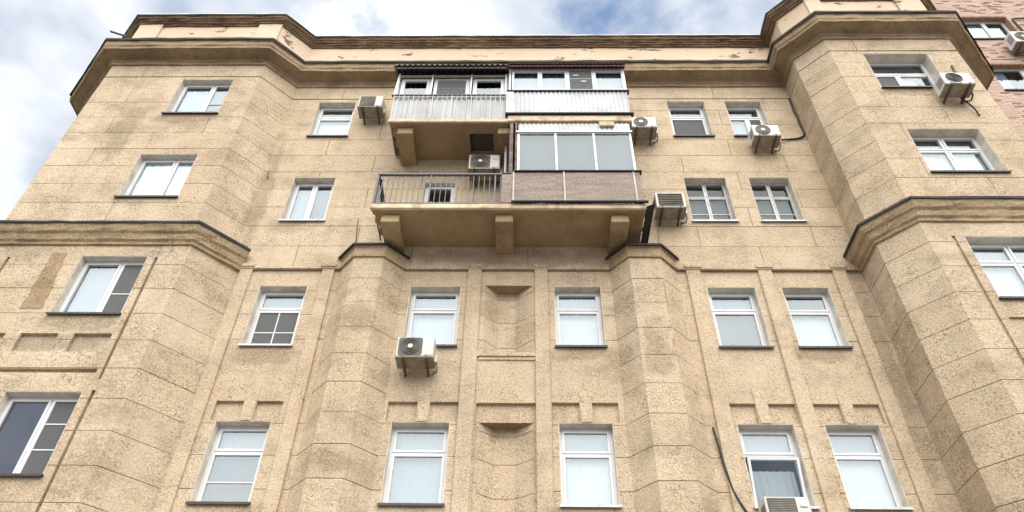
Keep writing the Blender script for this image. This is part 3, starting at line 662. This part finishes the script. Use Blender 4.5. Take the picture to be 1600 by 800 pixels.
# brown sheet parapet of the right half
for a, b in ((-0.49, -0.245), (-0.235, 0.81), (0.83, 2.28), (2.30, 2.42)):
    O('panel', MB().box(a, b, YF-0.03-0.006*(a > 0), YF-0.012, 12.725, 13.66), M_brown, LB)
O('panel', MB().box(2.40, 2.418, YF-0.01, 0.0, 12.725, 13.66), M_brown, LB)
for x in (-0.24, 0.82, 2.29): O('panel_strip', MB().box(x-0.018, x+0.018, YF-0.052, YF-0.036, 12.70, 13.67), M_bars, LB)
O('sill', MB().box(-0.26, 2.47, YF-0.07, YF+0.06, 13.675, 13.705), M_flash, LB)
# glazing of the right half
gz0, gz1 = 13.71, 15.06
fr = MB()
O('glazing_frame', frame_mb(-0.17, 2.37, gz0, gz1, YF-0.02, YF+0.04, 0.045), M_alu, LB)
for x in (0.68, 1.53): O('mullion', MB().box(x-0.02, x+0.02, YF-0.03, YF+0.035, gz0+.045, gz1-.045), M_alu, LB)
for a, b in ((-0.125, 0.66), (0.70, 1.51), (1.55, 2.325)):
    O('pane', MB().box(a, b, YF, YF+0.006, gz0+.045, gz1-.045), M_glass1, LB)
    O('blind', wavy(a-.03, b+.03, gz0+.02, gz1-.02, YF+0.12, 0.003, 0.5, a), M_curtg, LB)
sf = MB()
for a in ((YF+0.04, 0, gz0, gz0+.045), (YF+.04, 0, gz1-.045, gz1), (YF+.04, YF+.085, gz0+.045, gz1-.045), (-0.05, 0, gz0+.045, gz1-.045)): sf.box(2.33, 2.37, a[0], a[1], a[2], a[3])
O('glazing_frame', sf, M_alu, LB); O('pane', MB().box(2.345, 2.351, YF+.085, -.05, gz0+.045, gz1-.045), M_glass1, LB)
solid(O('rib_siding', corrug(-0.15, 2.37, lambda x, d: ((x, YF-0.012+d, 15.065), (x, YF-0.012+d, 15.40)), 0.010, 0.10), M_plank, LB))
O('trim', MB().box(-0.20, 2.40, YF-0.055, YF-0.03, 15.045, 15.085), M_alu, LB)
O('board', MB().bevbox(1.68, 2.02, YF-0.075, YF-0.03, 15.25, 15.41, 0.01), M_board, LB)
O('post', MB().box(-0.34, -0.27, YF, YF+0.07, 13.66, 15.44), M_rust, LB)
O('post', MB().box(-0.22, -0.18, YF-0.02, YF+0.04, 13.70, 15.44), M_rust, LB)
O('post', MB().box(-0.47, -0.42, YF+0.45, YF+0.50, 12.70, 15.44), M_bars, LB)
O('partition', MB().box(-0.36, -0.34, YF+0.10, 0.0, 12.70, 15.43), M_black, LB)

# upper balcony
ZT = 15.44
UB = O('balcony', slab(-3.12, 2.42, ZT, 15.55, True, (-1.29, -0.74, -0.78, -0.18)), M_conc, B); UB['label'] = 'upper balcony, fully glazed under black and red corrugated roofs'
O('slab_edge', MB().bevbox(-3.16, -0.40, YF-0.035, YF+0.05, 15.455, 15.58, 0.015), M_concf, UB)
O('slab_edge', MB().bevbox(-0.40, 2.44, YF-0.045, YF+0.05, 15.47, 15.68, 0.015), M_concf, UB)
O('hatch_cover', MB().box(-1.32, -0.71, -0.81, -0.15, 15.60, 15.63), simple('grey_brown_hatch', (0.10, 0.085, 0.07), 0.9, var=0.3), UB)  # dark grey-brown lid seen through the hatch hole
for a, b in ((-2.94, -2.58), (-0.63, -0.26)): O('bracket', MB().bevbox(a, b, YF+0.12, 0.0, 15.22, ZT, 0.015), M_conc, UB)
# left half: white sheet behind pickets
solid(O('sheet_panel', corrug(-3.13, -0.46, lambda x, d: ((x, YF+0.02+d, 15.585), (x, YF+0.02+d, 16.47)), 0.009, 0.155), M_whitemetal, UB))
O('sheet_panel', MB().box(-3.14, -3.13, YF+0.03, 0.0, 15.585, 16.47), M_whitemetal, UB)
O('top_rail', MB().bevbox(-3.19, -0.43, YF-0.045, YF+0.03, 16.50, 16.535, 0.006), M_rail, UB)
O('bottom_rail', MB().box(-3.15, -0.45, YF-0.035, YF-0.01, 16.44, 16.462), M_bars, UB)
for i in range(24):
    x = -3.12 + i*0.115; w_ = 0.013 if i in (2, 12, 22) else 0.008
    O('baluster', MB().box(x-w_, x+w_, YF-0.033, YF-0.015, 15.58, 16.50), M_bars if i % 4 else M_sash, UB)
# left half: three windows in a steel frame, dark roof
for i, (a, b) in enumerate(((-3.05, -2.32), (-2.24, -1.36), (-1.28, -0.50))):
    O('window_frame', frame_mb(a, b, 16.56, 17.36, YF+0.08, YF+0.14, 0.05), M_pvc, UB)
    O('sash', frame_mb(a+.05, b-.05, 16.61, 17.31, YF+0.066, YF+0.13, 0.045), M_pvc, UB)
    O('pane', MB().box(a+.09, b-.09, YF+0.09, YF+0.097, 16.65, 17.27), M_glass, UB)
    O('curtain' if i != 1 else 'blind', wavy(a, b, 16.56, 17.0 if i != 1 else 16.95, YF+0.26, 0.012, 0.12, i), M_curt if i != 1 else M_curtg, UB)
    if i == 1: O('muntin', MB().box(a+.09, b-.09, YF+0.07, YF+0.10, 16.93, 16.96), M_pvc, UB); O('insect_screen', MB().box(a+.09, b-.09, YF+0.05, YF+0.054, 16.65, 17.27), M_net, UB)
O('beam', MB().box(-3.12, -0.45, YF+0.03, YF+0.08, 17.42, 17.46), M_sash, UB)
O('transom_board', MB().box(-3.10, -0.46, YF+0.10, YF+0.13, 17.36, 17.44), M_rust, UB)
for x in (-3.10, -2.28, -1.32, -0.47): O('post', MB().box(x-0.018, x+0.018, YF-0.005, YF+0.03, 16.535, 17.44), M_pvc, UB)
O('post', MB().bar((-3.15, YF-0.01, 16.53), (-3.10, YF-0.02, 17.44), 0.03), M_pvc, UB)
solid(O('corrugated_roof', corrug(-3.24, -0.42, lambda x, d: ((x, YF-0.24, 17.50+d), (x, 0.03, 17.88+d)), 0.032, 0.135, 8), M_blkroof, UB), 0.008)
O('roof_fascia', MB().box(-3.20, -0.44, YF-0.20, YF-0.17, 17.40, 17.47), M_blkroof, UB)
O('side_wall', MB().box(-3.10, -3.08, YF+0.14, 0.0, 16.47, 17.62), M_whitemetal, UB)
# right half: white siding and a wide window band, red roof
solid(O('rib_siding', corrug(-0.43, 2.42, lambda x, d: ((x, YF-0.05+d, 15.735), (x, YF-0.05+d, 16.60)), 0.013, 0.10), M_plank, UB))
O('rib_siding', MB().box(2.41, 2.42, YF-0.04, 0.0, 15.735, 16.60), M_plank, UB)
O('corner_trim', MB().box(-0.45, -0.28, YF-0.070, YF-0.058, 15.73, 16.60), M_plank, UB)
O('sill', MB().box(-0.46, 2.50, YF-0.10, YF+0.02, 15.685, 15.725), M_flash, UB)
O('sill', MB().box(-0.44, 2.48, YF-0.09, YF+0.05, 16.61, 16.645), M_flash, UB)
O('window_frame', frame_mb(-0.40, 2.44, 16.65, 17.60, YF-0.03, YF+0.03, 0.055), M_pvc, UB)
O('glazing_frame', MB().box(-0.40, 2.44, YF-0.028, YF+0.028, 17.60, 17.66), M_pvc, UB)
for i, (a, b) in enumerate(((-0.30, 0.335), (0.385, 1.0), (1.06, 1.65), (1.70, 2.385))):
    O('sash', frame_mb(a-.02, b+.02, 16.70, 17.555, YF-0.042, YF+0.02, 0.05), M_pvc, UB)
    if i: O('mullion', MB().box(a-.055, a-.018, YF-0.034, YF+0.03, 16.70, 17.555), M_pvc, UB)
    O('pane', MB().box(a+.025, b-.025, YF-0.005, YF+0.002, 16.745, 17.51), M_glass, UB)
    if i != 2: O('curtain', wavy(a, b, 16.70, 17.60, YF+0.12, 0.006, 0.2, i), M_curt, UB)
    else:
        O('insect_screen', MB().box(a+.02, b-.02, YF-0.05, YF-0.044, 16.74, 17.515), M_net, UB)
        O('dark_blind', MB().box(a, b, YF+0.05, YF+0.055, 16.70, 17.55), simple('charcoal_sheet', (0.06, 0.06, 0.062), 0.7, var=0.3), UB)
        O('crossbar', MB().box(a+.02, b-.02, YF-0.062, YF-0.05, 17.13, 17.155), M_grey, UB)
        O('paper_tag', MB().box(a+.12, a+.24, YF-0.056, YF-0.051, 17.30, 17.33), M_pvc, UB); O('paper_tag', MB().box(a+.30, a+.42, YF-0.056, YF-0.051, 17.04, 17.07), M_pvc, UB)
sf = MB()
for a in ((YF+0.03, 0, 16.65, 16.70), (YF+.03, 0, 17.55, 17.66), (YF+.03, YF+.08, 16.70, 17.55), (-0.05, 0, 16.70, 17.55)): sf.box(2.39, 2.44, a[0], a[1], a[2], a[3])
O('window_frame', sf, M_pvc, UB); O('pane', MB().box(2.41, 2.417, YF+.08, -.05, 16.70, 17.55), M_glass, UB)
solid(O('corrugated_roof', corrug(-0.42, 2.46, lambda x, d: ((x, YF-0.22, 17.60+d), (x, 0.03, 17.98+d)), 0.022, 0.105, 8), M_redroof, UB), 0.008)
O('roof_fascia', MB().box(-0.42, 2.45, YF-0.18, YF-0.15, 17.52, 17.575), M_redroof, UB)
O('side_wall', MB().box(-0.44, -0.42, YF+0.05, 0.0, 15.55, 17.80), M_plank, UB)

# ------------------------------------------------------------------ re-plastered patches and rust on the walls
def patch(name, pts, y, mat, parent, rough=0.03, seed=0, th=0.008):
    """thin irregular skin of newer plaster; outline given in x, z on a wall facing the street"""
    ring = []
    for (a, b) in zip(pts, pts[1:]+pts[:1]):
        n = max(2, int(math.hypot(b[0]-a[0], b[1]-a[1])/0.06))
        for k in range(n):
            x, z = a[0]+(b[0]-a[0])*k/n, a[1]+(b[1]-a[1])*k/n; h = Vector((x*6, z*6, seed))
            ring.append((x+rough*mnoise.noise(h), z+rough*mnoise.noise(h+Vector((5, 3, 1)))))
    n = len(ring); vs = [(x, y-th, z) for x, z in ring] + [(x, y+0.01, z) for x, z in ring]
    return O(name, MB().add(vs, [tuple(range(n))] + [(i, i+n, (i+1) % n+n, (i+1) % n) for i in range(n)]), mat, parent)
patch('plaster_patch', [(-9.40, 10.22), (-8.98, 10.22), (-9.14, 11.66), (-9.42, 11.66)], yb, M_patch, B, 0.05, 1)
patch('rust_streak', [(2.722, 10.45), (2.742, 10.45), (2.738, 11.28), (2.726, 11.28)], -0.352, M_ruststain, B, 0.025, 6, 0.006)
patch('rust_streak', [(2.725, 9.72), (2.748, 9.72), (2.742, 9.90), (2.728, 9.90)], -0.352, M_ruststain, B, 0.02, 7, 0.006)
patch('rust_streak', [(0.9+-2.9+.28, 6.62), (-1.55, 6.62), (-1.56, 6.67), (-1.72, 6.66)], YL, M_ruststain, B, 0.02, 8, 0.006)

# ------------------------------------------------------------------ air conditioners
def outdoor_unit(label, cx, zb, yw, w=0.66, h=0.44, kind='round', mat=None, hose=1, gap=0.13, d=0.37, drop=0.03, print_=None, clean=False):
    """outdoor unit on two wall brackets; cx centre, zb underside height, yw wall plane"""
    mat = mat or M_ac
    r = E_('air_conditioner', (cx, yw, zb)); tag(r, label, 'air conditioner', 'air conditioner units on the facade')
    yf = -gap-d
    O('casing', MB().bevbox(-w/2, w/2, yf, -gap, 0.004, h, 0.014), mat, r)
    O('base_pan', MB().box(-w/2-.004, w/2+.004, yf+.010, -gap+.006, -0.012, 0.03), M_acbot, r)
    fw = w*0.64; fx = -w/2+0.035+fw/2; fz = h*0.5; R = min(fw, h)*0.455
    if kind in ('round', 'bowl'):
        O('fan_recess', MB().disc(fx, yf-0.004, fz, 0, R, 40, 0.012), M_grille, r)
        gr = MB()
        for k in range(1, 7): gr.disc(fx, yf-0.016, fz, R*k/6.3-0.0055, R*k/6.3+0.003, 40, 0.010)
        for k in range(8): a = math.pi*k/4+0.2; gr.bar((fx+0.05*math.cos(a), yf-0.010, fz+0.05*math.sin(a)), (fx+R*math.cos(a), yf-0.010, fz+R*math.sin(a)), 0.006)
        O('fan_grille', gr, M_acbot if kind == 'round' else M_black, r)
        if kind == 'round': O('hub', MB().disc(fx, yf-0.024, fz, 0, 0.05, 24, 0.02), mat, r)
        else: O('rim', MB().disc(fx, yf-0.014, fz, R, R+0.018, 40, 0.016), mat, r)
    elif kind in ('square', 'panel'):
        b = h*0.90/2; q = []
        for (sx, sz) in ((1, 1), (-1, 1), (-1, -1), (1, -1)):
            rr = 0.05 if kind == 'square' else 0.012
            for t in range(5):
                a = math.atan2(sz, sx) - math.pi/4 + math.pi/2*t/4; q.append((fx+sx*(fw/2-rr)+rr*math.cos(a), fz+sz*(b-rr)+rr*math.sin(a)))
        n = len(q); O('fan_recess', MB().add([(x, yf-0.006, z) for x, z in q]+[(x, yf+0.01, z) for x, z in q], [tuple(range(n))]+[(i, i+n, (i+1) % n+n, (i+1) % n) for i in range(n)]), M_grille, r)
        gr = MB()
        if kind == 'square':
            for k in range(2, 7): gr.disc(fx, yf-0.015, fz, b*k/6.6-0.004, b*k/6.6+0.003, 36, 0.008)
            O('hub', MB().disc(fx, yf-0.026, fz, 0, 0.045, 24, 0.02), mat, r)
        else:
            for k in range(14): z = fz-b+0.02+k*(2*b-.04)/13; gr.box(fx-fw/2+.02, fx+fw/2-.02, yf-0.013, yf-0.007, z-0.004, z+0.004)
        O('fan_grille', gr, M_black if kind == 'square' else M_acbot, r)
    elif kind == 'louvre':
        O('fan_recess', MB().box(-w/2+.05, w/2-.05, yf-0.004, yf+.01, 0.035, h-0.035), M_grille, r)
        for k in range(7):
            z = 0.065+k*(h-0.12)/6; O('louvre', MB().add([(-w/2+.05, yf-0.004, z+.018), (w/2-.05, yf-0.004, z+.018), (w/2-.05, yf-0.024, z-.012), (-w/2+.05, yf-0.024, z-.012), (-w/2+.05, yf-0.004, z+.010), (w/2-.05, yf-0.004, z+.010), (w/2-.05, yf-0.021, z-.018), (-w/2+.05, yf-0.021, z-.018)], [(0,1,2,3),(7,6,5,4),(3,2,6,7),(0,3,7,4),(1,5,6,2)]), M_acbot, r)
    if kind != 'louvre':
        O('service_panel', MB().bevbox(w/2-0.015-w*0.24, w/2-0.018, yf-0.006, yf+0.02, 0.03, h-0.03, 0.006), mat, r)
    if print_:
        px = w/2-0.02-w*0.12
        if print_ == 'pink':
            O('emblem', MB().disc(px, yf-0.0095, h*0.68, 0, 0.045, 24, 0.004), M_pink, r)
            for k in range(2): O('print', MB().box(px-0.035+k*0.04, px-0.005+k*0.04, yf-0.0095, yf-0.006, h*0.42, h*0.47), M_grey, r)
        else:
            for k in range(5): O('print', MB().box(px-0.055+k*0.022, px-0.039+k*0.022, yf-0.0095, yf-0.006, h*0.60, h*0.60+(0.04 if k == 0 else 0.028)), M_blue if print_ == 'blue' else M_grey, r)
    # side vents on the left
    for k in range(6): O('side_vent', MB().box(-w/2-0.004, -w/2+.004, -gap-d+0.05+k*0.036, -gap-d+0.066+k*0.036, h*0.25, h*0.8), M_grille, r)
    O('valve_cover', MB().bevbox(w/2-.002, w/2+0.055, -gap-0.17, -gap-0.03, 0.02, h*0.45, 0.01), mat, r)
    for sx in (-0.31, 0.31):
        br = MB(); x = sx*w
        br.box(x-0.02, x+0.02, yf-0.012, 0.0, -0.046, -0.0125); br.box(x-0.018, x+0.018, -0.03, 0.0, -drop-0.06, -0.046)
        br.bar((x, yf+0.16, -0.055), (x, -0.02, -drop-0.045), 0.022, 0.018); br.box(x-0.012, x+0.012, yf-0.013, yf-0.003, -0.045, 0.03)
        O('bracket', br, M_iron, r)
    if hose:
        O('hose', MB().tube([(w/2+0.03, -gap-0.10, 0.05), (w/2+0.05, -gap-0.08, -0.03), (w/2+0.03, -gap+0.02, -0.09), (w/2-0.02, -0.06, -0.06), (w/2-0.02, -0.01, 0.04)], 0.020, 8), M_hose if hose == 1 else M_cable, r, True)
    return r
outdoor_unit('small beige air conditioner with dark square grille left of the upper balcony', -3.885, 16.93, 0, 0.61, 0.44, 'panel')
outdoor_unit('beige air conditioner inside the open lower balcony, under the upper slab', -0.93, 14.54, 0, 0.71, 0.48, 'square', M_ac, print_='grey')
outdoor_unit('white air conditioner with round fan close right of the upper balcony', 2.87, 16.08, 0, 0.60, 0.39, 'round', M_ac2)
outdoor_unit('louvred air conditioner right of the brown sheet parapet', 3.14, 13.26, 0, 0.63, 0.46, 'louvre', M_ac2)
outdoor_unit('white round-fan air conditioner partly in front of a top floor window', 5.74, 15.75, 0, 0.63, 0.40, 'round', M_ac2)
outdoor_unit('white air conditioner with open black fan on the right bay', 9.67, 15.78, -1.40, 0.65, 0.42, 'bowl', M_ac2, hose=2, print_='pink')
outdoor_unit('weathered air conditioner with white fan hub below a window left of the niches', -1.98, 9.355, YL, 0.68, 0.43, 'square', M_ac, gap=0.16)
outdoor_unit('air conditioner with fine grille at the bottom edge under the tilted open window', 4.01, 6.30, YL, 0.68, 0.46, 'panel', M_ac, gap=0.16, print_='blue')

# ------------------------------------------------------------------ cables and odd rods
def rope(pts, n=6):
    P = [Vector(p) for p in pts]; out = []
    for i in range(len(P)-1):
        a, b, c, d = P[max(i-1, 0)], P[i], P[i+1], P[min(i+2, len(P)-1)]
        for k in range(n):
            t = k/n; out.append(0.5*((2*b)+(c-a)*t+(2*a-5*b+4*c-d)*t*t+(3*b-a-3*c+d)*t**3))
    return out+[P[-1]]
def cable(label, pts, r, mat=M_cable, name='cable', cat='cable'):
    return tag(O(name, MB().tube(rope(pts), r, 8), mat, None, True), label, cat)
cable('thick black cable hanging in the corner beside the right bay', [(6.88, -0.02, 17.92), (6.88, -0.03, 17.62), (6.86, -0.035, 17.40), (6.885, -0.035, 17.1), (6.875, -0.03, 16.8), (6.89, -0.03, 16.55), (6.87, -0.035, 16.36), (6.72, -0.03, 16.24), (6.50, -0.03, 16.20), (6.20, -0.08, 16.10)], 0.024)
cable('black cable running down past the lowest air conditioner', [(3.25, YL-0.02, 8.25), (3.27, YL-0.05, 7.95), (3.29, YL-0.045, 7.66), (3.33, YL-0.05, 7.35), (3.37, YL-0.05, 7.08), (3.50, YL-0.08, 6.72), (3.62, YL-0.10, 6.55), (3.85, YL-0.12, 6.42)], 0.019)
cable('thin grey pipe running down below the louvred air conditioner', [(2.90, -0.03, 13.15), (2.88, -0.025, 12.9), (2.87, -0.025, 12.6), (2.86, -0.03, 12.25)], 0.012, M_hose, 'pipe', 'pipe')
cable('dark pipe rising above the right bay air conditioner', [(10.02, -1.45, 16.15), (10.08, -1.45, 16.6), (10.20, -1.43, 17.0), (10.24, -1.42, 17.25)], 0.028, M_iron, 'pipe', 'pipe')
cable('dark loose hose dangling under the right bay air conditioner', [(9.78, -1.55, 15.72), (9.92, -1.50, 15.60), (10.02, -1.46, 15.42), (10.05, -1.43, 15.22)], 0.018)
cable('thin iron rod standing on the wall above the left pier', [(-3.62, -0.03, 12.50), (-3.63, -0.05, 12.8), (-3.66, -0.06, 13.1), (-3.67, -0.06, 13.35)], 0.012, M_iron, 'iron_rod', 'rod')
cable('small iron hook on the wall by the left bay', [(-6.02, -0.02, 14.72), (-6.04, -0.07, 14.80), (-6.05, -0.06, 14.95)], 0.014, M_iron, 'iron_hook', 'hook')
cable('short dark pipe sticking out over the left cornice', [(-10.75, -1.05, 19.38), (-11.12, -1.15, 19.44)], 0.030, M_rail, 'pipe', 'pipe')

# ------------------------------------------------------------------ brick house behind at the right
BB = E_('brick_building', (16, 1.6, 0)); tag(BB, 'taller pink brick building behind the right bay', 'building')
BY = 1.6
def bp(o): o.parent = BB; o.matrix_parent_inverse = Matrix.Translation((-16, -BY, 0)); return o
bx0, bx1, bz1 = 12.1, 26.0, 33.0
BW = [(14.42, 16.36, 22.16-1.48+i*2.92, 22.16+i*2.92) for i in range(-1, 4)] + [(18.6, 20.5, 22.16-1.48+i*2.92, 22.16+i*2.92) for i in range(-1, 4)]
pl = Plane((bx0, BY), (bx1, BY)); bh = [(a-bx0, b-bx0, c, d) for a, b, c, d in BW]
bwall = bp(O('wall', sheet(pl, 0, pl.len, 0, bz1, bh, -0.012, -0.35), M_mortar))
bm = MB(); cz = 0.0765; cl = 0.262; row = 0
z = 15.0
while z < 30.5:
    off = (row % 2)*cl/2; x = 12.12 - off
    while x < 19.5:
        a, b, c, d = max(x, 12.11), x+cl-0.011, z, z+cz-0.011
        x += cl
        segs = [(a, b)]
        for h in BW:
            if h[2]-0.0 < (c+d)/2 < h[3]:
                ns = []
                for s0, s1 in segs:
                    if s1 <= h[0] or s0 >= h[1]: ns.append((s0, s1)); continue
                    if s0 < h[0]: ns.append((s0, h[0]))
                    if s1 > h[1]: ns.append((h[1], s1))
                segs = ns
        for s0, s1 in segs:
            if s1-s0 > 0.03:
                j = random.uniform(-0.003, 0.003)
                bm.add([(s0,BY+j,c),(s1,BY+j,c),(s1,BY+j,d),(s0,BY+j,d),(s0,BY+.02,c),(s1,BY+.02,c),(s1,BY+.02,d),(s0,BY+.02,d)], [(0,1,2,3),(0,4,5,1),(1,5,6,2),(2,6,7,3),(3,7,4,0)])
    z += cz; row += 1
bo = O('brick', bm, M_brick, bwall); bo['kind'] = 'stuff'; bo.matrix_parent_inverse = Matrix.Identity(4)
for i, (a, b, c, d) in enumerate(BW):
    if not (18 < c < 29): continue
    w = window((a, b), (c, d), BY, [(0,.62,0,1,'half' if i % 2 else 'light'), (.62,1,0,1,'grey')], sill='d', depth=0.20, rev=False, seed=40+i, parent=None)
    bp(w)
    n = 7
    for k in range(n):
        x0_ = a+(b-a)*k/n; O('lintel_brick', MB().bevbox(x0_+0.008, x0_+(b-a)/n-0.008, BY+0.004, BY+0.235, d-0.055, d-0.004, 0.008), M_soldier, w)
    for k in range(19):
        z_ = c+(d-0.06-c)*k/19
        for xx in (a, b-0.02): O('jamb_brick', MB().box(xx+.001, xx+0.019, BY+0.004, BY+0.235, z_+0.004, z_+(d-.06-c)/19-0.006), M_soldier, w)
ac = outdoor_unit('air conditioner hung on the brick wall at the right edge', 15.85, 22.62, BY, 0.86, 0.60, 'round', M_ac2)
cable('black pipe bent above the brick wall air conditioner', [(16.44, BY-0.04, 23.15), (16.50, BY-0.04, 23.7), (16.47, BY-0.04, 24.25), (16.46, BY-0.05, 24.72), (16.58, BY-0.05, 24.84), (17.6, BY-0.05, 24.85)], 0.028, M_cable, 'pipe', 'pipe')
